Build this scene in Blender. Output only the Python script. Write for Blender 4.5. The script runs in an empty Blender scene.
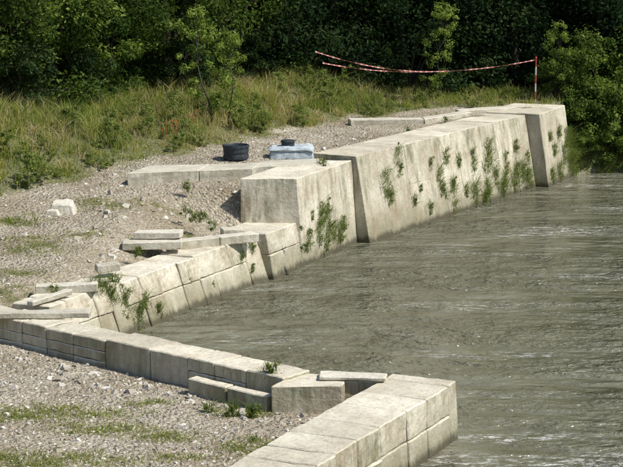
import bpy, bmesh, math, random
import numpy as np
from mathutils import Vector, noise
random.seed(7); rng=np.random.default_rng(7)
scene=bpy.context.scene
COL=scene.collection

# ---------------------------------------------------------------- materials
def newmat(name):
    m=bpy.data.materials.new(name); m.use_nodes=True
    nt=m.node_tree; nt.nodes.clear()
    out=nt.nodes.new('ShaderNodeOutputMaterial')
    return m,nt,out
def N(nt,t,**kw):
    n=nt.nodes.new(t)
    for k,v in kw.items(): setattr(n,k,v)
    return n
def ramp(nt,src,stops):
    r=N(nt,'ShaderNodeValToRGB'); e=r.color_ramp.elements
    while len(e)<len(stops): e.new(0.5)
    for i,(p,c) in enumerate(stops):
        e[i].position=p; e[i].color=(c[0],c[1],c[2],1) if hasattr(c,'__len__') else (c,c,c,1)
    nt.links.new(src,r.inputs[0]); return r.outputs[0]
def mapped(nt,scale=(1,1,1),rot=(0,0,0)):
    tc=N(nt,'ShaderNodeTexCoord'); mp=N(nt,'ShaderNodeMapping')
    mp.inputs['Scale'].default_value=scale; mp.inputs['Rotation'].default_value=rot
    nt.links.new(tc.outputs['Object'],mp.inputs[0]); return mp.outputs[0]
def noise_n(nt,vec,scale,detail=4,rough=0.55):
    n=N(nt,'ShaderNodeTexNoise'); n.inputs['Scale'].default_value=scale
    n.inputs['Detail'].default_value=detail; n.inputs['Roughness'].default_value=rough
    nt.links.new(vec,n.inputs['Vector']); return n.outputs[0]
def mix(nt,fac,a,b,bt='MIX'):
    m=N(nt,'ShaderNodeMix',data_type='RGBA',blend_type=bt)
    for s,v in ((0,fac),(6,a),(7,b)):
        if hasattr(v,'is_linked'): nt.links.new(v,m.inputs[s])
        elif s==0: m.inputs[0].default_value=v
        else: m.inputs[s].default_value=(v[0],v[1],v[2],1)
    return m.outputs[2]
def math_n(nt,op,a,b=0.0):
    m=N(nt,'ShaderNodeMath',operation=op)
    for i,v in enumerate((a,b)):
        if hasattr(v,'is_linked'): nt.links.new(v,m.inputs[i])
        else: m.inputs[i].default_value=v
    return m.outputs[0]
def attr(nt,name):
    a=N(nt,'ShaderNodeAttribute'); a.attribute_name=name; return a.outputs['Fac']
def bsdf(nt,out,col,rough=0.9,height=None,dist=0.02,strength=0.6,spec=0.3):
    p=N(nt,'ShaderNodeBsdfPrincipled')
    if hasattr(col,'is_linked'): nt.links.new(col,p.inputs['Base Color'])
    else: p.inputs['Base Color'].default_value=(col[0],col[1],col[2],1)
    if hasattr(rough,'is_linked'): nt.links.new(rough,p.inputs['Roughness'])
    else: p.inputs['Roughness'].default_value=rough
    p.inputs['Specular IOR Level'].default_value=spec
    if height is not None:
        b=N(nt,'ShaderNodeBump'); b.inputs['Distance'].default_value=dist; b.inputs['Strength'].default_value=strength
        nt.links.new(height,b.inputs['Height']); nt.links.new(b.outputs[0],p.inputs['Normal'])
    nt.links.new(p.outputs[0],out.inputs[0]); return p

def stone_mat(name,lo,hi,wet=True,st=0.6,floor=0.25):
    m,nt,out=newmat(name)
    v=mapped(nt)
    n1=noise_n(nt,v,1.6,5,0.6); n2=noise_n(nt,v,14,4,0.7)
    c=ramp(nt,n1,[(0.3,lo),(0.62,hi)])
    c=mix(nt,0.6,c,ramp(nt,n2,[(0.3,(0.68,0.65,0.58)),(0.60,(1.05,1.05,1.04))]),'MULTIPLY')
    t=ramp(nt,attr(nt,'tint'),[(0.0,(0.80,0.785,0.74)),(1.0,(1.08,1.07,1.04))])
    c=mix(nt,1.0,c,t,'MULTIPLY')
    geo=N(nt,'ShaderNodeNewGeometry'); sep=N(nt,'ShaderNodeSeparateXYZ'); nt.links.new(geo.outputs['Normal'],sep.inputs[0])
    upright=ramp(nt,math_n(nt,'ABSOLUTE',sep.outputs[2]),[(0.35,1.0),(0.7,0.0)])
    sn=noise_n(nt,mapped(nt,(3.5,3.5,0.7)),1.0,5,0.72); sn2=noise_n(nt,mapped(nt,(1.0,1.0,0.8)),1.0,4,0.65)
    sf=ramp(nt,sn,[(0.42,floor*.6),(0.60,1.0)])
    big=ramp(nt,sn2,[(0.40,floor),(0.58,1.0)])
    stain_shade=ramp(nt,n1,[(0.4,(0.25,0.195,0.12)),(0.6,(0.16,0.16,0.085))])
    c=mix(nt,math_n(nt,'MULTIPLY',math_n(nt,'MULTIPLY',math_n(nt,'MULTIPLY',sf,upright),big),st),c,stain_shade)
    pos=N(nt,'ShaderNodeSeparateXYZ'); nt.links.new(geo.outputs['Position'],pos.inputs[0])
    if wet:
        zz=math_n(nt,'ADD',pos.outputs[2],math_n(nt,'MULTIPLY',math_n(nt,'SUBTRACT',sn,0.5),1.3))
        w2=ramp(nt,zz,[(0.1,1.0),(0.6,0.0)])
        c=mix(nt,math_n(nt,'MULTIPLY',w2,0.6),c,(0.15,0.14,0.07))
        zz=math_n(nt,'ADD',pos.outputs[2],math_n(nt,'MULTIPLY',math_n(nt,'SUBTRACT',sn,0.5),0.35))
        w=ramp(nt,zz,[(0.06,1.0),(0.16,0.0)])
        c=mix(nt,math_n(nt,'MULTIPLY',w,0.85),c,(0.06,0.055,0.032))
    lf=ramp(nt,noise_n(nt,v,6,5,0.8),[(0.57,0.0),(0.69,1.0)])
    c=mix(nt,math_n(nt,'MULTIPLY',lf,0.5),c,(0.20,0.18,0.13))
    bsdf(nt,out,c,0.92,n2,0.03,0.6)
    return m
M_STONE=stone_mat('pale_stone',(0.52,0.475,0.385),(0.72,0.68,0.585),st=.9)
M_YARD=stone_mat('yard_wall_stone',(0.50,0.455,0.37),(0.70,0.66,0.56),wet=False,st=.95,floor=.7)  # upright faces browned heavily: stains plus their shade painted into the colour
M_SLAB=stone_mat('concrete_slab',(0.52,0.49,0.42),(0.70,0.67,0.60),wet=False)
m,nt,out=newmat('joint_mortar'); bsdf(nt,out,ramp(nt,noise_n(nt,mapped(nt),9),[(0.3,(0.08,0.07,0.05)),(0.7,(0.18,0.155,0.12))]),1.0); M_CORE=m

def ground_mat():
    m,nt,out=newmat('ground_surface'); v=mapped(nt)
    g=attr(nt,'grass')
    vo=N(nt,'ShaderNodeTexVoronoi'); vo.inputs['Scale'].default_value=16; nt.links.new(v,vo.inputs['Vector'])
    vo2=N(nt,'ShaderNodeTexVoronoi'); vo2.inputs['Scale'].default_value=38; nt.links.new(v,vo2.inputs['Vector'])
    sp=N(nt,'ShaderNodeSeparateColor'); nt.links.new(vo2.outputs['Color'],sp.inputs[0])
    sp1=N(nt,'ShaderNodeSeparateColor'); nt.links.new(vo.outputs['Color'],sp1.inputs[0])
    base=ramp(nt,noise_n(nt,v,0.8,5,0.68),[(0.3,(0.27,0.225,0.155)),(0.5,(0.43,0.385,0.305)),(0.72,(0.56,0.52,0.44))])
    peb=ramp(nt,sp.outputs[0],[(0.0,(0.5,0.47,0.42)),(0.5,(0.9,0.88,0.84)),(1.0,(1.3,1.28,1.25))])
    c=mix(nt,0.75,base,peb,'MULTIPLY')
    c=mix(nt,0.4,c,ramp(nt,sp1.outputs[1],[(0,(0.6,0.58,0.55)),(1,(1.2,1.2,1.2))]),'MULTIPLY')
    n5=noise_n(nt,v,5,4,0.75)
    dirt=ramp(nt,noise_n(nt,v,1.6,6,0.78),[(0.47,0.0),(0.62,1.0)])
    c=mix(nt,math_n(nt,'MULTIPLY',dirt,0.6),c,(0.23,0.18,0.115))
    gn=math_n(nt,'ADD',g,math_n(nt,'MULTIPLY',math_n(nt,'SUBTRACT',n5,0.5),1.6))
    gf=ramp(nt,gn,[(0.35,0.0),(0.8,1.0)])
    gc=ramp(nt,n5,[(0.3,(0.07,0.085,0.025)),(0.55,(0.13,0.145,0.05)),(0.75,(0.26,0.23,0.12))])
    c=mix(nt,math_n(nt,'MULTIPLY',gf,0.85),c,gc)
    h=math_n(nt,'ADD',math_n(nt,'MULTIPLY',vo.outputs['Distance'],-0.8),math_n(nt,'MULTIPLY',n5,1.9))
    bsdf(nt,out,c,1.0,h,0.07,0.9,0.1); return m
M_GROUND=ground_mat()

def leaf_mat(name,cols,trans=0.35):
    m,nt,out=newmat(name)
    c=ramp(nt,attr(nt,'tint'),[(i/(len(cols)-1),k) for i,k in enumerate(cols)])
    p=N(nt,'ShaderNodeBsdfDiffuse'); nt.links.new(c,p.inputs[0])
    t=N(nt,'ShaderNodeBsdfTranslucent'); nt.links.new(mix(nt,1.0,c,(1.6,1.7,0.8),'MULTIPLY'),t.inputs[0])
    ms=N(nt,'ShaderNodeMixShader'); ms.inputs[0].default_value=trans
    nt.links.new(p.outputs[0],ms.inputs[1]); nt.links.new(t.outputs[0],ms.inputs[2]); nt.links.new(ms.outputs[0],out.inputs[0])
    return m
M_LEAF_D=leaf_mat('leaf_dark',[(0.014,0.028,0.014),(0.028,0.052,0.021),(0.065,0.10,0.035)],.28)
M_LEAF_B=leaf_mat('leaf_bright',[(0.03,0.055,0.015),(0.085,0.13,0.03),(0.27,0.34,0.085)],.38)
M_GRASS=leaf_mat('grass_blades',[(0.07,0.11,0.025),(0.17,0.22,0.045),(0.28,0.29,0.08),(0.38,0.32,0.17),(0.50,0.41,0.29)],0.35)
M_WEED=leaf_mat('weed_leaves',[(0.06,0.09,0.025),(0.13,0.175,0.045),(0.22,0.25,0.085)],0.35)
m,nt,out=newmat('bark'); bsdf(nt,out,ramp(nt,noise_n(nt,mapped(nt,(6,6,1)),4,3),[(0.3,(0.03,0.025,0.018)),(0.7,(0.09,0.075,0.055))]),0.95); M_BARK=m
def plain(name,col,rough=0.6,var=0.25,scale=12):
    m,nt,out=newmat(name); n=noise_n(nt,mapped(nt),scale,5,0.6)
    c=ramp(nt,n,[(0.3,tuple(x*(1-var) for x in col)),(0.7,tuple(min(1,x*(1+var)) for x in col))])
    bsdf(nt,out,c,rough,n,0.01,0.3); return m
M_BLACK=plain('black_plastic',(0.035,0.042,0.05),0.5,0.5)
M_TARP=plain('pale_blue_cover',(0.40,0.45,0.48),0.7,0.3,9)
M_RED=plain('red_paint',(0.35,0.05,0.04),0.6,.4); M_WHITE=plain('white_paint',(0.55,0.5,0.48),0.6,0.2)
M_TAPER=plain('faded_red_tape',(0.34,0.09,0.07),0.6,.4); M_TAPEW=plain('faded_white_tape',(0.46,0.36,0.33),0.6,0.2)
M_POPPY=plain('poppy_petal',(0.65,0.05,0.015),0.6,0.2); M_YEL=plain('yellow_petal',(0.6,0.5,0.05),0.6,0.2)
m,nt,out=newmat('pebble')
c=ramp(nt,attr(nt,'tint'),[(0,(0.24,0.20,0.15)),(0.5,(0.42,0.38,0.315)),(1,(0.64,0.61,0.55))]); bsdf(nt,out,c,0.95); M_PEB=m

def water_mat():
    m,nt,out=newmat('river_water')
    a=mapped(nt,(1,1,1),(0,0,math.radians(-25)))
    b=mapped(nt,(0.7,1.1,1),(0,0,math.radians(20)))
    n1=noise_n(nt,b,1.2,2,0.5); n2=noise_n(nt,b,3.8,2,0.55); n3=noise_n(nt,a,12,2,0.6)
    lf=ramp(nt,noise_n(nt,mapped(nt,(0.3,1.1,1),(0,0,math.radians(12))),0.5,3,0.65),[(0.36,0.15),(0.60,1.0)])
    h=math_n(nt,'ADD',math_n(nt,'MULTIPLY',n1,1.15),math_n(nt,'MULTIPLY',math_n(nt,'ADD',math_n(nt,'MULTIPLY',n2,1.05),math_n(nt,'MULTIPLY',n3,0.34)),lf))
    c=ramp(nt,n1,[(0.3,(0.125,0.12,0.075)),(0.7,(0.185,0.183,0.130))])
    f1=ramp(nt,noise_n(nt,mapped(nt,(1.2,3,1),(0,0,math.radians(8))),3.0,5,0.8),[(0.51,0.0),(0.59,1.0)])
    f2=ramp(nt,noise_n(nt,mapped(nt,(0.4,1.2,1),(0,0,math.radians(8))),0.5,2,0.6),[(0.56,0.0),(0.70,0.8)])  # white foam patches that also paint sun glitter into the water colour
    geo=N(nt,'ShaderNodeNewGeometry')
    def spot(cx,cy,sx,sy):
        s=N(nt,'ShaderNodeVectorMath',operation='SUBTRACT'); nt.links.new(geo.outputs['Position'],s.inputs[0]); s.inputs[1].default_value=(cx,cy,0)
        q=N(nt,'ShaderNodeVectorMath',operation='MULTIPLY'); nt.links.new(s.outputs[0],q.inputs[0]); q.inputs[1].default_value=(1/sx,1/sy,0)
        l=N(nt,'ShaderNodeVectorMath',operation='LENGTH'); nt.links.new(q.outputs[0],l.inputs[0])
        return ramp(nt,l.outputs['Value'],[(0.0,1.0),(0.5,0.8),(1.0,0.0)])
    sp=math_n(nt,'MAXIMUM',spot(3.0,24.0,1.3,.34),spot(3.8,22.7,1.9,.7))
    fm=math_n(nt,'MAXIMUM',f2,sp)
    # tiny white flecks painted into the near water's colour as sun glints
    glint=ramp(nt,noise_n(nt,mapped(nt,(4.0,9.0,1),(0,0,math.radians(10))),1.6,3,0.7),[(0.60,0.0),(0.66,1.0)])
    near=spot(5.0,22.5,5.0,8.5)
    ff=math_n(nt,'MAXIMUM',math_n(nt,'MULTIPLY',f1,fm),math_n(nt,'MULTIPLY',math_n(nt,'MULTIPLY',glint,lf),math_n(nt,'MULTIPLY',near,0.85)))
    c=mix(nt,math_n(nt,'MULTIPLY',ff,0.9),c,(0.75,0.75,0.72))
    p=bsdf(nt,out,c,0.05,h,0.36,1.0,0.5); p.inputs['IOR'].default_value=1.4
    return m
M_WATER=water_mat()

# ---------------------------------------------------------------- mesh helpers
def build(name,V,F,mats,tint=None,matidx=None,attrname='tint',smooth=False,link=True):
    V=np.asarray(V,dtype=np.float32); me=bpy.data.meshes.new(name)
    if isinstance(F,np.ndarray):
        k=F.shape[1]; me.vertices.add(len(V)); me.vertices.foreach_set('co',V.ravel())
        me.loops.add(F.size); me.loops.foreach_set('vertex_index',F.astype(np.int32).ravel())
        me.polygons.add(len(F)); me.polygons.foreach_set('loop_start',np.arange(0,F.size,k,dtype=np.int32))
        me.update(calc_edges=True)
    else: me.from_pydata([tuple(map(float,v)) for v in V],[],F); me.update()
    for mm in mats: me.materials.append(mm)
    if matidx is not None: me.polygons.foreach_set('material_index',np.asarray(matidx,dtype=np.int32))
    if tint is not None:
        at=me.attributes.new(attrname,'FLOAT','POINT'); at.data.foreach_set('value',np.asarray(tint,dtype=np.float32))
    me.polygons.foreach_set('use_smooth',np.full(len(me.polygons),smooth,dtype=bool))
    me.update()
    if not link: return me
    ob=bpy.data.objects.new(name,me); COL.objects.link(ob); return ob

def hexes_to_object(name,hexes,mat,cores=None,bevel=0.018,rough=0.008,tints=None):
    bm=bmesh.new(); lay=bm.verts.layers.float.new('tint')
    for hi,h in enumerate(hexes):
        b2=bmesh.new(); vs=[b2.verts.new(p) for p in h]
        for f in ((3,2,1,0),(4,5,6,7),(0,1,5,4),(1,2,6,5),(2,3,7,6),(3,0,4,7)): b2.faces.new([vs[i] for i in f])
        b2.normal_update()
        bmesh.ops.recalc_face_normals(b2,faces=b2.faces)
        bmesh.ops.bevel(b2,geom=b2.edges[:],offset=bevel,segments=1,affect='EDGES',profile=0.5)
        longe=[e for e in b2.edges if e.calc_length()>0.2]
        bmesh.ops.subdivide_edges(b2,edges=longe,cuts=6,use_grid_fill=True)
        t=random.random() if tints is None else tints[hi]
        l2=b2.verts.layers.float.new('tint')
        for v in b2.verts:
            nv=noise.noise_vector(v.co*3.0+Vector((hi*1.7,0,0)))+noise.noise_vector(v.co*11.0)*0.9
            v.co+=nv*rough; v[l2]=t
        me=bpy.data.meshes.new('tmp'); b2.to_mesh(me); b2.free(); bm.from_mesh(me); bpy.data.meshes.remove(me)
    for h in (cores or []):
        vs=[bm.verts.new(p) for p in h]
        for f in ((3,2,1,0),(4,5,6,7),(0,1,5,4),(1,2,6,5),(2,3,7,6),(3,0,4,7)):
            ff=bm.faces.new([vs[i] for i in f]); ff.material_index=1
    me=bpy.data.meshes.new(name); bm.to_mesh(me); bm.free()
    me.materials.append(mat); me.materials.append(M_CORE)
    ob=bpy.data.objects.new(name,me); COL.objects.link(ob); return ob

def quay(name,p0,p1,ztop,width,batter,blen,zs,skew=0.0,mat=None,split=1.0,jit=0.014,gap=0.012,bev=.016):
    p0=Vector((p0[0],p0[1],0)); p1=Vector((p1[0],p1[1],0)); d=(p1-p0); L=d.length; d.normalize()
    n=Vector((d.y,-d.x,0))
    def pt(s,w,z):
        o=-batter*z/ztop if w==0 else -(batter+width)
        return p0+d*(s+skew*w)+n*o+Vector((0,0,z))
    H=[];s=0
    while s<L-0.05:
        l=blen*random.uniform(0.7,1.35)
        if s+l>L-blen*0.4: l=L-s
        zz=list(zs)
        if len(zz)>2 and random.random()>split: zz=[zz[0],zz[-1]]
        for k in range(len(zz)-1):
            z0,z1=zz[k]+gap/2,zz[k+1]-gap/2
            if k==len(zz)-2: z1=zz[-1]+random.uniform(-jit,jit)
            a,b=s+gap/2,s+l-gap/2; jo=n*random.uniform(-jit,jit)*1.5
            h=[pt(a,0,z0)+jo,pt(b,0,z0)+jo,pt(b,1,z0),pt(a,1,z0),pt(a,0,z1)+jo,pt(b,0,z1)+jo,pt(b,1,z1),pt(a,1,z1)]
            H.append(h)
        s+=l
    i=0.05
    c=[pt(i,0,zs[0])-n*i,pt(L-i,0,zs[0])-n*i,pt(L-i,1,zs[0])+n*i,pt(i,1,zs[0])+n*i,
       pt(i,0,ztop-i)-n*i,pt(L-i,0,ztop-i)-n*i,pt(L-i,1,ztop-i)+n*i,pt(i,1,ztop-i)+n*i]
    return hexes_to_object(name,H,mat or M_STONE,[c],bev,0.011)

def slab(name,cx,cy,z,l,w,h,ang,mat=None,tilt=0.0,n=1):
    ca,sa=math.cos(ang),math.sin(ang); H=[]
    seg=l/n
    for k in range(n):
        a=-l/2+k*seg+0.006; b=a+seg-0.012
        c=[]
        for zz in (z,z+h):
            for (u,v) in ((a,-w/2),(b,-w/2),(b,w/2),(a,w/2)):
                c.append(Vector((cx+u*ca-v*sa,cy+u*sa+v*ca,zz+u*tilt)))
        H.append(c)
    return hexes_to_object(name,H,mat or M_SLAB,None,0.012,0.011)

def poly_slab(name,pts,z0,z1,mat):
    H=[]
    for q in pts:
        H.append([Vector((x,y,z0)) for x,y in q]+[Vector((x,y,z1)) for x,y in q])
    return hexes_to_object(name,H,mat,None,0.015,0.010)

# ---------------------------------------------------------------- terrain
W=np.array([(-9.46,0),(2.03,24.02),(0.9,24.05),(0.33,24.45),(-3.9,28.1),(-4.0,28.5),(1.01,39.4),(1.30,39.4),(6.02,48.0),(6.38,47.95),
            (7.45,50.35),(8.8,50.7),(14,52.0),(40,60),(150,90),(900,90),(900,-400),(-9.46,-400)],dtype=float)
def signed_dist(X,Y):
    best=np.full(X.shape,1e9); inside=np.zeros(X.shape,bool)
    n=len(W)
    for i in range(n):
        ax,ay=W[i]; bx,by=W[(i+1)%n]; dx,dy=bx-ax,by-ay
        t=np.clip(((X-ax)*dx+(Y-ay)*dy)/(dx*dx+dy*dy),0,1)
        best=np.minimum(best,np.hypot(X-ax-t*dx,Y-ay-t*dy))
        cond=((ay>Y)!=(by>Y)); xi=ax+(Y-ay)/(dy if dy else 1e-9)*dx
        inside^=(cond&(X<xi))
    return np.where(inside,-best,best)
def wob(X,Y,s,seed=0):
    return (np.sin(X*s+seed)*np.cos(Y*s*1.13+seed*2.1)+0.6*np.sin(X*s*2.3+Y*s*1.7+seed*3)+0.4*np.cos(X*s*4.1-Y*s*3.7+seed))/2.0
def courtmask(X,Y):
    ym=np.where(X<-0.24,24.2+(-0.24-X)*0.861,24.2)
    return Y<ym
GL=np.array([(-30,28),(-9,33.2),(-6.3,36.0),(-4.6,38.6),(-2.6,41.2),(-0.3,45.0),(1.05,47.6),(3.5,49.6),(6.2,50.2),(9,50.5),(60,50.5)])
def hland(X,Y):
    up=np.interp(Y,[28,30,33,35.5,37.5,40,48,60,200,900],[.83,.9,1.12,1.38,1.6,1.84,1.9,2.2,4,10])
    up=up+np.clip((-6-X)*0.12,0,0.7)
    yl=np.interp(X,GL[:,0],GL[:,1])
    up=up+np.clip((Y-yl-.3)*.14,0,.6)*np.clip((2.5-X)/3,0,1)
    up=up+0.05*wob(X,Y,1.7,1)+0.025*wob(X,Y,6,2)
    dC=-((X+4.0)*0.908-(Y-28.5)*0.42)
    cap=0.76+np.clip(dC-1.1,0,50)*0.42+0.02*wob(X,Y,4,4)
    k=np.clip((Y-36.5)/0.7,0,1)
    up=np.where(Y<37.2,np.minimum(up,cap*(1-k)+up*k),up)
    co=0.43+0.03*wob(X,Y,1.9,5)+0.018*wob(X,Y,7,6)
    return np.where(courtmask(X,Y),co,up)
def height(X,Y):
    sd=signed_dist(X,Y); hl=hland(X,Y)
    nat=(X>7.2)
    th=np.interp(Y,[28.2,28.8,36,36.8],[.38,.72,.72,.85])
    h=np.where(sd>th,hl,-1.2)
    hn=np.clip(-0.25+sd*0.95,-1.2,None); hn=np.minimum(hn,hl)
    return np.where(nat,hn,h)
PATCH=[(-3.9,23.7,1.7,.5),(-2.7,22.9,.9,.35),(-3.6,21.5,1.8,.5),(-.75,22.1,.6,.4),(-.9,23.75,.6,.28),(-5,29.6,.6,.6),(-5.1,32.7,.8,.8),(-4.2,35.9,.9,.6),
       (-2.9,36.2,.5,.25),(-2.3,35.2,.5,.2),(-4.1,30.2,.6,.8),(-1.9,22.6,.6,.3),(-5.3,31.0,.8,.5),(-3.2,33.9,.3,.4),(-1.9,34.9,.35,.3),(-4.4,33.6,.6,.3),(-3.4,31.9,.4,.4),(-1.6,21.6,.5,.2),(-2.2,24.2,.5,.15),(-1.2,20.9,.5,.3),(-5.8,34.6,.7,.5)]
def grassmask(X,Y):
    yl=np.interp(X,GL[:,0],GL[:,1]); g=np.clip((Y-yl+0.7*wob(X,Y,1.3,9))/1.3+0.3,0,1)
    p=np.zeros_like(g)
    for (px,py,rx,ry) in PATCH:
        q=np.hypot((X-px)/rx,(Y-py)/ry); p=np.maximum(p,np.clip(1.3-q,0,1)*0.95)
    p=p*(0.75+0.5*wob(X,Y,6,3))
    return np.clip(np.maximum(g,p),0,1)

def axis(lo,hi,step,far):
    fine=np.arange(lo,hi+1e-6,step); g=[];s=step;v=hi
    while v<far: s*=1.35; v+=s; g.append(v)
    g2=[];s=step;v=lo
    while v>-far: s*=1.35; v-=s; g2.append(v)
    return np.concatenate([np.array(g2[::-1]),fine,np.array(g)])
xs=axis(-10,12,0.12,800); ys=axis(17,56,0.14,900)
X,Y=np.meshgrid(xs,ys); Z=height(X,Y)
nx,ny=len(xs),len(ys)
idx=np.arange(nx*ny).reshape(ny,nx)
F=np.stack([idx[:-1,:-1],idx[:-1,1:],idx[1:,1:],idx[1:,:-1]],-1).reshape(-1,4)
ground=build('ground',np.stack([X,Y,Z],-1).reshape(-1,3),F,[M_GROUND],grassmask(X,Y).ravel(),None,'grass',True)
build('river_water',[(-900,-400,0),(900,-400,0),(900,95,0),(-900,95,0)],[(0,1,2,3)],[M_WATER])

# ---------------------------------------------------------------- quay walls
quay('stone_quay_wall',(-1.73,16.4),(2.03,24.0),0.80,0.95,0.04,0.62,[-0.9,0.40,0.80],split=.8)
quay('stone_return_wall',(0.02,24.46),(-6.8,30.35),0.85,0.60,0.03,0.75,[-0.9,0.50,0.66,0.85],split=0.6,mat=M_YARD)
poly_slab('stone_return_wall_block',[[(-.55,23.72),(.42,23.74),(.5,24.3),(-.2,24.42)],[(.44,24.0),(.98,23.98),(1.05,24.2),(.53,24.36)]],0.1,0.815,M_YARD)
poly_slab('stone_slab',[[(.10,24.0),(1.02,23.9),(1.05,24.16),(.12,24.32)]],0.83,0.885,M_SLAB)
poly_slab('stone_footing',[[(-1.75,24.72),(-1.2,24.25),(-1.08,24.4),(-1.63,24.87)],[(-1.18,24.22),(-.62,23.74),(-.5,23.88),(-1.06,24.37)]],0.1,0.66,M_YARD)
quay('stone_quay_wall',(-4.0,28.5),(-0.82,35.3),0.87,0.72,0.30,0.6,[-0.9,0.45,0.87],split=0.7)
quay('stone_quay_wall',(-0.76,35.2),(-0.14,36.6),0.93,1.0,0.16,0.7,[-0.9,0.5,0.93])
quay('stone_quay_wall',(-0.16,36.55),(1.03,39.5),1.83,1.10,0.14,1.6,[-0.9,1.83],skew=-0.42,bev=.01)
quay('stone_quay_wall',(1.30,39.35),(6.05,48.05),1.93,1.1,0.36,1.1,[-0.9,1.0,1.93],split=0.35,gap=.007,bev=.007,jit=.006)
quay('stone_quay_wall',(6.40,47.95),(7.42,50.3),1.97,1.5,0.32,1.2,[-0.9,1.97])

poly_slab('concrete_foundation_slab',[[(-3.86,37.35),(-2.4,37.75),(-2.2,38.75),(-3.5,38.5)],[(-2.38,37.76),(-1.25,38.02),(-1.1,38.95),(-2.18,38.76)],
     [(-1.23,38.3),(.1,38.75),(.25,39.75),(-1.08,39.3)]],1.3,1.86,M_SLAB)
poly_slab('concrete_foundation_slab',[[(1.0,46.0),(2.9,46.3),(2.85,46.75),(.95,46.5)],[(2.92,46.3),(4.3,48.0),(4.0,48.3),(2.86,46.8)],[(4.0,48.3),(5.6,49.3),(5.4,49.8),(3.9,48.8)]],1.7,2.03,M_SLAB)
slab('stone_slab',-3.0,33.45,0.97,1.12,0.45,0.14,0.05,tilt=.02); slab('stone_slab',-2.9,33.66,1.13,0.9,0.36,0.12,-0.10,tilt=.03)
slab('stone_beam',-1.85,34.35,0.86,1.75,0.3,0.17,0.55,n=2); slab('stone_slab',-1.55,34.9,0.95,0.45,0.3,0.14,0.25,tilt=-.04)
slab('stone_beam',-4.13,29.75,0.88,1.05,0.25,0.14,0.09,tilt=.03); slab('stone_beam',-4.5,27.85,0.868,2.0,0.3,0.09,0.03)
slab('stone_beam',-4.3,28.95,0.90,0.95,0.14,0.09,0.95,tilt=.05); slab('stone_slab',-3.6,31.2,0.96,0.42,0.28,0.13,0.3,tilt=.06)

# ---------------------------------------------------------------- rocks / pebbles
cube=np.array([(-1,-1,-1),(1,-1,-1),(1,1,-1),(-1,1,-1),(-1,-1,1),(1,-1,1),(1,1,1),(-1,1,1)],dtype=float)*.75
cubeF=np.array([(3,2,1),(3,1,0),(4,5,6),(4,6,7),(0,1,5),(0,5,4),(1,2,6),(1,6,5),(2,3,7),(2,7,6),(3,0,4),(3,4,7)])
def scatter_stones(name,P,S,mat=M_PEB,ang=.22,tl=(0,1)):
    n=len(P); V=np.repeat(cube[None],n,0)+rng.normal(0,ang,(n,8,3))
    V[:,4:,:2]*=rng.uniform(.45,.95,(n,1,1))
    V=V*(S[:,None,None]*rng.uniform(.55,1.4,(n,1,3)))
    ax=rng.normal(size=(n,3)); ax/=np.linalg.norm(ax,axis=1,keepdims=True); th=rng.uniform(0,1.0,n)[:,None,None]
    ax=ax[:,None,:]; V=V*np.cos(th)+np.cross(np.broadcast_to(ax,V.shape),V)*np.sin(th)+ax*(ax*V).sum(-1,keepdims=True)*(1-np.cos(th))
    a=rng.uniform(0,6.28,n); ca,sa=np.cos(a)[:,None],np.sin(a)[:,None]
    V=np.stack([V[...,0]*ca-V[...,1]*sa,V[...,0]*sa+V[...,1]*ca,V[...,2]*.7],-1)+P[:,None,:]
    Fs=(cubeF[None]+8*np.arange(n)[:,None,None]).reshape(-1,3)
    t=np.repeat(rng.uniform(tl[0],tl[1],n),8); return build(name,V.reshape(-1,3),Fs,[mat],t)
def sample(n,x0,x1,y0,y1,cond):
    x=rng.uniform(x0,x1,n); y=rng.uniform(y0,y1,n); k=cond(x,y); return x[k],y[k]
x1,y1=sample(16000,-5.5,0.8,19,27.8,lambda x,y:(signed_dist(x,y)>0.9)&courtmask(x,y+.45))
x2,y2=sample(22000,-8,1.5,28,46,lambda x,y:(signed_dist(x,y)>1.15)&(grassmask(x,y)<.5))
xx=np.concatenate([x1,x2]); yy=np.concatenate([y1,y2]); S=0.008+0.022*rng.random(len(xx))**3+0.03*(rng.random(len(xx))>.990)
scatter_stones('gravel',np.stack([xx,yy,hland(xx,yy)],-1),S)
t=rng.random(160)**1.0; rx=-3.9+3.4*t+rng.normal(0,.25,160)-.1; ry=26.4-2.84*t+rng.normal(0,.2,160)-.1
k=courtmask(rx,ry+.44); rx,ry=rx[k],ry[k]
S=.015+.07*rng.random(len(rx))**2.5; scatter_stones('stone_rubble',np.stack([rx,ry,hland(rx,ry)+S*.1],-1),S,ang=.26,tl=(.1,.9))
rx=rng.uniform(-4.6,-1.0,150); ry=rng.uniform(32.0,37.2,150); k=signed_dist(rx,ry)>1.3; rx,ry=rx[k],ry[k]
S=.02+.075*rng.random(len(rx))**2.2; scatter_stones('stone_rubble',np.stack([rx,ry,hland(rx,ry)+S*.05],-1),S,ang=.26,tl=(.2,.9))
hb=float(hland(np.array([-4.95]),np.array([35.4]))[0])
hexes_to_object('boulder',[[Vector(p) for p in ((-5.22,35.2,hb-.05),(-4.68,35.15,hb-.05),(-4.66,35.6,hb-.05),(-5.2,35.6,hb-.05),(-5.16,35.22,hb+.2),(-4.72,35.2,hb+.17),(-4.76,35.55,hb+.24),(-5.14,35.5,hb+.24))],
 [Vector(p) for p in ((-5.3,35.1,hb-.05),(-4.95,35.05,hb-.05),(-4.95,35.3,hb-.05),(-5.25,35.35,hb-.05),(-5.24,35.15,hb+.09),(-5.02,35.1,hb+.08),(-5.0,35.26,hb+.1),(-5.2,35.28,hb+.1))]],M_SLAB,None,0.025,0.018)

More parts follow.
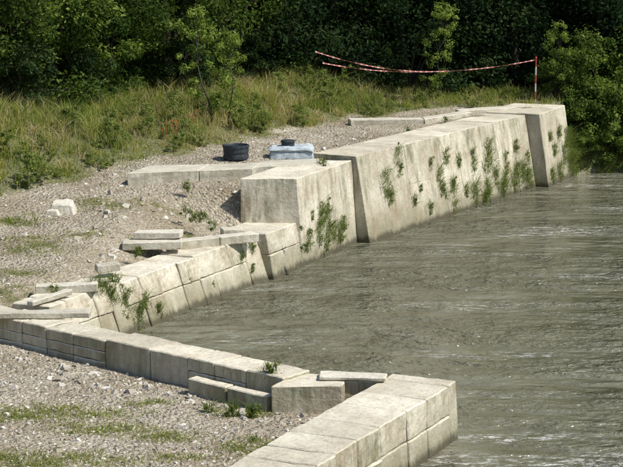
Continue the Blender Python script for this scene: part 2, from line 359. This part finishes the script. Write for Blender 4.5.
# ---------------------------------------------------------------- grass
def blade_geo(x,y,z,hh,ww,lean=0.35):
    n=len(x); a=rng.uniform(0,6.28,n); dx,dy=np.cos(a),np.sin(a); b=rng.uniform(0,6.28,n); L=hh*rng.uniform(.05,lean*2,n)
    bx,by=np.cos(b)*L,np.sin(b)*L
    V=np.zeros((n,5,3))
    for i,(s,f,w) in enumerate(((-1,0,1),(1,0,1),(1,.55,.8),(-1,.55,.8),(0,1,0))):
        V[:,i,0]=x+s*dx*ww*w*.5+bx*f*f; V[:,i,1]=y+s*dy*ww*w*.5+by*f*f; V[:,i,2]=z+hh*f*(1-.12*f)
    o=5*np.arange(n)[:,None]
    return V.reshape(-1,3),np.concatenate([o+np.array([0,1,2]),o+np.array([0,2,3]),o+np.array([3,2,4])])
def blades(name,x,y,z,hh,ww,mat=M_GRASS,tint=None,lean=0.35):
    V,Fa=blade_geo(x,y,z,hh,ww,lean)
    if tint is None: tint=np.clip(rng.normal(.4,.22,len(x)),0,1)
    return build(name,V,Fa,[mat],np.repeat(tint,5))
nc=5200; cx,cy=sample(nc*3,-13,13,33,56,lambda x,y:(signed_dist(x,y)>0.1)&(rng.random(len(x))<grassmask(x,y)**1.3))
k=len(cx); yl=np.interp(cx,GL[:,0],GL[:,1]); d=np.clip((cy-yl)/2.2,0,1)
ch=(0.08+0.27*d)*rng.uniform(.4,1.5,k)*(1+.6*wob(cx,cy,1.0,2)); ch*=np.where(cx>2,.6,1); ch+=np.where((cx>7.3)&(cy<53),.3,0)
ct=np.clip(.40+.26*wob(cx,cy,.8,7)+rng.normal(0,.2,k)+.18*np.clip((3-np.abs(cx+1.5))/3,0,1),0,1)
nb=rng.integers(12,20,k); rep=np.repeat(np.arange(k),nb)
rr=.04+.10*rng.random(len(rep)); aa=rng.uniform(0,6.28,len(rep))
x=cx[rep]+rr*np.cos(aa); y=cy[rep]+rr*np.sin(aa); hh=ch[rep]*rng.uniform(.5,1.25,len(rep))
blades('tall_grass',x,y,height(x,y)-.02,hh,0.010+.014*rng.random(len(x)),tint=np.clip(ct[rep]+rng.normal(0,.1,len(rep)),0,1),lean=.6)
x,y=sample(18000,-9,8,36,55,lambda x,y:(signed_dist(x,y)>0.3)&(rng.random(len(x))<grassmask(x,y)**2*np.clip(.35+.6*wob(x,y,1.2,5),.05,1)))
blades('dry_grass_stalks',x,y,height(x,y),rng.uniform(.25,.7,len(x))*np.where(x>2,.6,1),rng.uniform(.007,.012,len(x)),tint=rng.uniform(.6,1,len(x)),lean=.35)
def tuftcond(x,y): g=grassmask(x,y); return (signed_dist(x,y)>1.0)&(rng.random(len(x))<g**1.2)&(g>.12)&(courtmask(x,y+.42)|~courtmask(x,y-.4))&(y<np.interp(x,GL[:,0],GL[:,1])-.1)
xa,ya=sample(150000,-5.6,.5,19.5,27,tuftcond); xb,yb=sample(130000,-8,1.5,28,47,tuftcond)
x=np.concatenate([xa,xb]); y=np.concatenate([ya,yb])
blades('grass_tufts',x,y,hland(x,y)-.01,rng.uniform(.015,.08,len(x)),rng.uniform(.006,.013,len(x)),tint=np.clip(rng.normal(.40,.22,len(x)),0,1),lean=.7)

# ---------------------------------------------------------------- foliage generators
def leaves_at(C,R,n,size,tb,flat=0.9,up=.55):
    k=len(C); d=rng.normal(size=(k,n,3)); d/=np.linalg.norm(d,axis=-1,keepdims=True)
    rad=R[:,None,None]*(rng.random((k,n,1))**0.5); P=C[:,None,:]+d*rad*np.array([1,1,flat])
    P=P.reshape(-1,3); D=d.reshape(-1,3)
    nrm=D*0.6+rng.normal(0,.6,P.shape)+np.array([0,0,up]); nrm/=np.linalg.norm(nrm,axis=1,keepdims=True)
    u=np.cross(nrm,rng.normal(size=P.shape)); u/=np.linalg.norm(u,axis=1,keepdims=True); w=np.cross(nrm,u)
    s=size*rng.uniform(.55,1.35,len(P))[:,None]
    V=np.stack([P-u*s,P+w*s*.5-nrm*s*.1,P+u*s,P-w*s*.5-nrm*s*.1],1)
    t=np.clip(np.repeat(rng.normal(tb,.2,k),n)+rng.normal(0,.18,len(P)),0,1)
    return V.reshape(-1,3),np.repeat(t,4)
def tube(pts,rads,sides=6):
    V=[];F=[]
    for i,(p,r) in enumerate(zip(pts,rads)):
        p=Vector(p); q=Vector(pts[min(i+1,len(pts)-1)])-Vector(pts[max(i-1,0)]); q.normalize()
        a=q.orthogonal().normalized(); b=q.cross(a)
        for j in range(sides):
            an=j/sides*6.2832; V.append(tuple(p+a*math.cos(an)*r+b*math.sin(an)*r))
    for i in range(len(pts)-1):
        for j in range(sides):
            F.append((i*sides+j,i*sides+(j+1)%sides,(i+1)*sides+(j+1)%sides,(i+1)*sides+j))
    return V,F
def tree_mesh(name,H,R,zlow,nc,nl,leaf,mat,rc=(.45,1.0),trunk=.16,tb=.5,zfine=99,up=.55,skirt=0):
    V=[];F=[]
    def add(vf):
        o=len(V); V.extend(vf[0]); F.extend([tuple(i+o for i in f) for f in vf[1]])
    bx,by=random.uniform(-.5,.5),random.uniform(-.5,.5)
    tp=[(bx*(k/6)**2+.1*math.sin(k*1.3),by*(k/6)**2+.1*math.cos(k*1.7)-.1,H*.88*k/6-.2) for k in range(7)]
    add(tube(tp,[trunk*(1-.85*k/6)*(1.25 if k==0 else 1) for k in range(7)],8))
    C=[];Rr=[]
    for i in range(nc+skirt):
        f=random.random()**.8; z=zlow+(H-zlow)*f
        prof=R*(0.55+0.9*math.sin(math.pi*min(1,(f*.85+.12))))*.75
        an=random.uniform(0,6.283); rr=prof*random.random()**.45
        if i>=nc: z=random.uniform(.3,3.2); rr=R*random.uniform(.3,1.05); f=z/H
        c=(bx*f+rr*math.cos(an),by*f+rr*math.sin(an),z); C.append(c); Rr.append(random.uniform(*rc))
        if i%2==0:
            k=max(0,min(5,int((z-rr*.5)/(H*.88)*6))); b=tp[k]
            mid=((b[0]+c[0])/2,(b[1]+c[1])/2,(b[2]+c[2])/2+.15*rr)
            add(tube([b,mid,c],[trunk*.3,trunk*.18,trunk*.06],5))
    C=np.array(C);Rr=np.array(Rr); lo=C[:,2]<zfine
    LV,LT=leaves_at(C[lo],Rr[lo],nl,leaf,tb,.75,up)
    if (~lo).any():
        a,b=leaves_at(C[~lo],Rr[~lo]*1.15,int(nl*.25),leaf*2.2,tb,.75,up); LV=np.concatenate([LV,a]); LT=np.concatenate([LT,b])
    nb=len(V); nF=len(F)
    A=np.concatenate([np.array(V),LV]); lf=(np.arange(len(LV)).reshape(-1,4)+nb)
    FF=np.concatenate([np.array(F),lf])
    return build(name,A,FF,[mat,M_BARK],np.concatenate([np.zeros(nb),LT]),np.concatenate([np.ones(nF),np.zeros(len(lf))]),link=False)
def place(name,me,x,y,z,rot,s):
    ob=bpy.data.objects.new(name,me); ob.location=(x,y,z); ob.rotation_euler=(0,0,rot); ob.scale=(s,s,s*random.uniform(.92,1.1)); COL.objects.link(ob); return ob
TM=[tree_mesh('tree_mesh',9.5,2.2,1.2,50,320,.066,M_LEAF_D,tb=.42,zfine=4.8,skirt=24) for _ in range(3)]
TB=[tree_mesh('tree_mesh',8.5,2.2,.9,50,370,.052,M_LEAF_B,rc=(.25,.72),tb=.30,zfine=4.8,skirt=26) for _ in range(3)]
def hz(x,y): return float(height(np.array([x]),np.array([y]))[0])
edge=[(-14,38.8),(-12,40.2),(-8.6,43.4),(-5.5,46.8),(-2.5,51.0),(2,54.6),(8,55.2),(14,57),(24,61)]
def along(path,step,off):
    P=[Vector((a,b,0)) for a,b in path]; out=[];carry=0
    for a,b in zip(P,P[1:]):
        d=b-a; L=d.length; d.normalize(); n=Vector((-d.y,d.x,0)); s=carry
        while s<L: out.append(a+d*s+n*off); s+=step
        carry=s-L
    return out
for r,(off,step) in enumerate(((0,2.1),(2.8,2.8),(7,4.2))):
    for p in along(edge,step,off):
        x,y=p.x+random.uniform(-.5,.5),p.y+random.uniform(-.5,.5)
        bright=(r==0 and (x<-2.5 or random.random()<.12))
        place('broadleaf_tree',random.choice(TB if bright else TM),x,y,hz(x,y)-.1,random.uniform(0,6.28),random.uniform(.9,1.2))
def shrub_mesh(h,r,nc,nl,leaf,mat,tb=.5): return tree_mesh('shrub_mesh',h,r,.15,nc,nl,leaf,mat,(.15,.38),.03,tb,up=.8)
SB=[shrub_mesh(1.7,.85,36,170,.042,M_LEAF_B,.5) for _ in range(3)]; SD=[shrub_mesh(1.8,.95,32,170,.05,M_LEAF_D,.75) for _ in range(2)]
for p in along(edge,1.7,-.9):
    if random.random()<.8:
        x,y=p.x+random.uniform(-.5,.5),p.y+random.uniform(-.6,.6)
        place('shrub',random.choice(SD if x>-2 else SB+SD),x,y,hz(x,y)-.05,random.uniform(0,6.28),random.uniform(.4,1.0))
for (x,y,s) in ((7.6,51.4,.9),(8.3,51.5,1.2),(9.0,51.6,1.25),(9.7,51.9,1.3),(8.8,51.15,.65),(9.6,51.3,.7),(7.9,51.0,.5),(7.1,51.9,.8),(10.6,52,1.2),(11.6,52.3,1.1),(8.2,52.6,1.3),(9.4,52.9,1.4),(10.5,53.2,1.5),(12.6,53,1.3)):
    place('riverside_shrub',random.choice(SB),x,y,max(.1,hz(x,y))-.05,random.uniform(0,6.28),s)
SAP=[tree_mesh('sapling_mesh',2.7,.55,.4,34,70,.038,M_LEAF_B,(.10,.24),.03,.75) for _ in range(2)]
place('sapling',SAP[0],-2.5,43.7,hz(-2.5,43.7),0,1.0); place('sapling',SAP[1],3.5,51.6,hz(3.5,51.6),1,.95)
place('sapling',SAP[0],7.0,52,hz(7,52),2.2,.75); place('sapling',SAP[1],-2.0,44.3,hz(-2.0,44.3),2.9,.8)
HB=[tree_mesh('herb_mesh',.6,.22,.05,14,45,.026,M_WEED,(.05,.12),.008,.7,up=.7) for _ in range(3)]
for _ in range(110):
    x=random.uniform(-9,6); yl=float(np.interp(x,GL[:,0],GL[:,1])); y=yl+random.uniform(.1,4.5)*(1 if x<1 else .5)
    place('leafy_herb',random.choice(HB),x,y,hz(x,y)-.03,random.uniform(0,6.28),random.uniform(.4,1.3)*(1 if x<1 else .6))

# ---------------------------------------------------------------- weeds
def weed_obj(name,o,dvec,nvec,r,vert,n=150,leaf=.018,grassy=.5,tb=.5):
    d=np.array(dvec);nn=np.array(nvec)
    k=max(3,int(r/.03))
    a=rng.normal(0,.38*r,k);b=rng.uniform(0,.3*r,k);c=rng.uniform(-vert*r,vert*r,k)
    C=a[:,None]*d+b[:,None]*nn+c[:,None]*np.array([0,0,1.])
    LV,LT=leaves_at(C,rng.uniform(.18,.42,k)*r,max(8,n//k),leaf,tb,1.0,.6)
    V,F=[],[]
    for q in C:
        v,f=tube([(q[0]*.6-nn[0]*.05,q[1]*.6-nn[1]*.05,q[2]*.7-.02),tuple(q)],[.004,.003],3); oo=len(V); V+=v; F+=[tuple(i+oo for i in g) for g in f]
    nb=len(V); lf=np.arange(len(LV)).reshape(-1,4)+nb
    A=[np.array(V),LV]; T=[np.full(nb,.3),LT]; FF=[tuple(f) for f in F]+[tuple(f) for f in lf.tolist()]
    m=int(110*grassy*r/.15); off=nb+len(LV)
    gx=rng.normal(0,.4*r,m); gz=rng.uniform(-vert*r,vert*r*.7,m)
    base=gx[:,None]*d+gz[:,None]*np.array([0,0,1.])
    GV,GF=blade_geo(base[:,0],base[:,1],base[:,2],rng.uniform(.4,1.3,m)*r*.9,rng.uniform(.006,.012,m),.9)
    GV=GV.reshape(-1,5,3); w=np.array([0,0,.25,.25,.7]); GV=GV+nn[None,None,:]*(w*r*.5)[None,:,None]; GV=GV.reshape(-1,3)
    A.append(GV); T.append(np.repeat(np.clip(rng.normal(.6,.2,m),0,1),5)); FF+=[tuple(f) for f in (GF+off).tolist()]
    ob=build(name,np.concatenate(A),FF,[M_WEED],np.concatenate(T)); ob.location=o; return ob
def on_wall(p0,p1,ztop,batter,s,z,r,vert=1.0,g=.6):
    dx,dy=p1[0]-p0[0],p1[1]-p0[1]; L=math.hypot(dx,dy); nx,ny=dy/L,-dx/L
    o=-batter*z/ztop+.01
    weed_obj('wall_weed',(p0[0]+dx*s+nx*o,p0[1]+dy*s+ny*o,z),(dx/L,dy/L,0),(nx,ny,0),r,vert,n=int(900*r),grassy=g)
Fw=((1.30,39.35),(6.05,48.05),1.93,.36)
for s,z,r,v in ((.12,1.15,.26,1.4),(.13,.85,.16,1),(.2,1.65,.2,1.5),(.21,1.45,.1,1),(.25,.6,.14,1),(.30,.85,.08,1),(.33,.35,.14,1),(.37,1.3,.12,1.4),(.41,.95,.2,1.8),(.42,.65,.16,1),(.46,1.4,.18,1),(.47,.35,.22,1.8),(.48,.7,.18,1),(.53,1.2,.14,1.2),(.55,.5,.16,1),(.60,.35,.28,1),(.61,.85,.2,2),
    (.62,1.3,.15,1.3),(.66,.15,.26,.6),(.68,.4,.22,1),(.70,.9,.28,1.2),(.72,1.3,.22,1.2),(.74,.6,.22,1.3),(.77,.2,.26,.8),(.80,.45,.22,1),(.82,.9,.16,1.5),(.86,.3,.28,1),(.88,.6,.2,1),(.9,1.1,.18,1.4),(.92,.5,.28,1.2),(.95,.25,.3,.9),(.97,.8,.16,1.5)):
    on_wall(*Fw,s,z,r*1.2,v)
Gw=((6.40,47.95),(7.42,50.3),1.97,.32)
for s,z,r in ((.15,.3,.2),(.25,1.3,.14),(.35,.9,.18),(.45,.3,.24),(.6,1.3,.18),(.7,.7,.28),(.85,.4,.32),(.9,1.1,.24),(.97,.8,.34),(1.0,.3,.35)): on_wall(*Gw,s,z,r*1.2)
Ew=((-0.16,36.55),(1.03,39.5),1.83,.14)
for s,z,r,v in ((.12,.55,.14,1.2),(.2,1.0,.08,1),(.30,.6,.22,1.2),(.36,.9,.2,1.3),(.42,.3,.15,1),(.46,.75,.22,1.2),(.55,.5,.18,1),(.66,.4,.22,1),(.75,.55,.15,1),(.5,1.15,.1,1.5)): on_wall(*Ew,s,z,r*1.2,v)
Cw=((-4.0,28.5),(-0.82,35.3),.87,.30)
for s,z,r,v in ((.24,.7,.24,1),(.29,.5,.22,1.2),(.33,.25,.26,1),(.38,.45,.18,1),(.42,.2,.16,1),(.6,.5,.06,1),(.7,.3,.06,1),(.88,.55,.14,1.4),(.92,.3,.1,1),(.95,.65,.15,1.2)): on_wall(*Cw,s,z,r,v)
for x,y,z,r in ((-.12,35.6,.55,.14),(-.2,35.7,.95,.07),(-.75,36.7,.97,.1),(.3,38.6,1.88,.1),(.2,38.9,1.9,.12),(-.55,24.25,.92,.15),(-.62,24.3,.9,.11),(-3.7,29.9,.92,.2),(-3.4,30.6,.92,.16),(-3.55,30.2,.92,.2),
    (-4.3,29.4,.95,.14),(-2.3,35.2,1.25,.16),(-2.15,35.3,1.25,.15),(-1.95,34.9,1.15,.14),(-2.5,35.6,1.35,.14),(-2.6,36.9,1.65,.14),(-1.1,23.6,.5,.15),(-.8,23.55,.5,.16),(-1.4,23.8,.48,.12),(-.75,22.3,.47,.09),(-3.2,32.6,1.05,.14),(2.4,44.5,1.95,.12),(3.5,46.6,1.97,.12),(1.6,48,2.0,.2)):
    weed_obj('weed',(x,y,z),(1,0,0),(0,-1,0),r,.7,n=int(1000*r),grassy=.8)

# flowers
def flowers(name,pts,mat,r):
    V=[];F=[]
    for (x,y,z) in pts:
        v,f=tube([(x,y,z-.35),(x+.01,y,z-.15),(x,y,z)],[.003]*3,3); o=len(V); V+=v; F+=[tuple(i+o for i in q) for q in f]
        for k in range(5):
            a=k*1.2566+random.random()*.3; b=a+.9; o=len(V)
            V+= [(x,y,z),(x+r*math.cos(a),y+r*math.sin(a),z+r*.6),(x+r*1.15*math.cos((a+b)/2),y+r*1.15*math.sin((a+b)/2),z+r*.85),(x+r*math.cos(b),y+r*math.sin(b),z+r*.6)]
            F.append((o,o+1,o+2,o+3))
    return build(name,V,F,[mat])
pp=[]
for (x,y,n) in ((-3.1,41.6,4),(-2.7,43.2,2),(-1.0,45.5,1),(-3.3,40.6,1)):
    for _ in range(n):
        a,b=x+random.gauss(0,.12),y+random.gauss(0,.3); pp.append((a,b,hz(a,b)+random.uniform(.3,.5)))
flowers('poppy_flowers',pp,M_POPPY,.035)
yp=[(-6.6+random.gauss(0,.4),38.6+random.gauss(0,1.2)) for _ in range(22)]
flowers('yellow_wildflowers',[(a,b,hz(a,b)+random.uniform(.2,.4)) for a,b in yp],M_YEL,.02)

# ---------------------------------------------------------------- drums, covered block
def lathe(name,prof,mat,loc,parent=None,seg=28):
    V=[];F=[]
    for r,z in prof:
        for j in range(seg):
            a=j/seg*6.2832; V.append((r*math.cos(a),r*math.sin(a),z))
    for i in range(len(prof)-1):
        for j in range(seg): F.append((i*seg+j,i*seg+(j+1)%seg,(i+1)*seg+(j+1)%seg,(i+1)*seg+j))
    F.append(tuple(range(seg))[::-1]); F.append(tuple((len(prof)-1)*seg+j for j in range(seg)))
    ob=build(name,V,F,[mat]); ob.location=loc
    if parent: ob.parent=parent
    return ob
def empty(name,loc):
    e=bpy.data.objects.new(name,None); e.location=loc; COL.objects.link(e); return e
zb=1.84
e=empty('black_plastic_drum',(-1.68,39.75,zb))
lathe('drum_body',[(.27,0),(.285,.03),(.285,.09),(.275,.1),(.275,.15),(.285,.16),(.285,.26),(.30,.265),(.30,.32),(.275,.325),(.262,.30),(.25,.24),(.0001,.235)],M_BLACK,(0,0,0),e)
lathe('drum_plug',[(.09,.23),(.09,.27),(.075,.285),(.0001,.285)],M_BLACK,(.05,.02,0),e)
e=empty('covered_concrete_block',(-.45,40.1,zb))
b=hexes_to_object('block_body',[[Vector(p) for p in ((-.5,-.35,-.03),(.5,-.35,-.03),(.5,.35,-.03),(-.5,.35,-.03),(-.47,-.32,.16),(.47,-.32,.16),(.47,.32,.16),(-.47,.32,.16))]],M_TARP,None,.03,.03); b.parent=e
b=hexes_to_object('block_cover',[[Vector(p) for p in ((-.54,-.38,.165),(.53,-.38,.165),(.53,.38,.165),(-.54,.38,.165),(-.46,-.3,.26),(.43,-.3,.27),(.43,.3,.27),(-.46,.3,.25))]],M_TARP,None,.04,.03); b.parent=e
lathe('pipe_cap',[(.15,.25),(.15,.33),(.165,.335),(.165,.37),(.14,.385),(.0001,.385)],M_BLACK,(-.08,.0,0),e)

e=empty('barrier_pole',(6.4,51.4,1.9))
for k in range(6):
    z0=-.1+k*.235; lathe('pole_band_%d'%k,[(.022,z0),(.022,z0+.235)],M_RED if k%2 else M_WHITE,(0,0,0),e,10)
lathe('pole_cap',[(.032,1.31),(.032,1.35),(.01,1.37)],M_RED,(0,0,0),e,10)
def tape(name,a,b,sag,w=.038,n=60,twist=5):
    V=[];F=[];mi=[]
    a=Vector(a);b=Vector(b)
    for i in range(n+1):
        t=i/n; p=a.lerp(b,t); p.z-=sag*4*t*(1-t)
        tw=math.sin(t*twist*3.1)*1.0; o=Vector((0,math.sin(tw),math.cos(tw)))*w*.5
        V+=[tuple(p-o),tuple(p+o)]
        if i<n: F.append((2*i,2*i+1,2*i+3,2*i+2)); mi.append(1 if i%3==2 else 0)
    return build(name,V,F,[M_TAPER,M_TAPEW],None,mi)
e=empty('barrier_tape',(0,0,0))
for t in (tape('tape_strand_1',(6.4,51.4,3.18),(3.2,50.6,2.9),.08),tape('tape_strand_2',(3.2,50.6,2.9),(0.1,48.4,3.62),.12),tape('tape_strand_3',(3.2,50.6,2.9),(.3,48.6,3.30),.08)): t.parent=e

# ---------------------------------------------------------------- light, camera
az=Vector((1,-.38)).normalized(); el=math.radians(52)
sd_=Vector((az.x*math.cos(el),az.y*math.cos(el),math.sin(el)))
L=bpy.data.lights.new('sun','SUN'); L.energy=5.0; L.angle=math.radians(.53); L.color=(1,.96,.87)
so=bpy.data.objects.new('sun',L); so.rotation_euler=sd_.to_track_quat('Z','Y').to_euler(); so.location=(20,0,30); COL.objects.link(so)
w=bpy.data.worlds.new('World'); scene.world=w; w.use_nodes=True; nt=w.node_tree; nt.nodes.clear()
sk=nt.nodes.new('ShaderNodeTexSky'); sk.sky_type='NISHITA'; sk.sun_disc=False; sk.sun_elevation=el; sk.sun_rotation=math.atan2(az.x,az.y)
bg=nt.nodes.new('ShaderNodeBackground'); bg.inputs[1].default_value=.12; wo=nt.nodes.new('ShaderNodeOutputWorld')
nt.links.new(sk.outputs[0],bg.inputs[0]); nt.links.new(bg.outputs[0],wo.inputs[0])
scene.view_settings.view_transform='Standard'; scene.view_settings.look='None'; scene.view_settings.exposure=0
cam=bpy.data.cameras.new('camera'); cam.sensor_width=36; cam.lens=104; cam.clip_end=3000; cam.clip_start=.5
co=bpy.data.objects.new('camera',cam); co.location=(0,0,7); co.rotation_euler=(math.radians(90-9.77),0,0); COL.objects.link(co); scene.camera=co
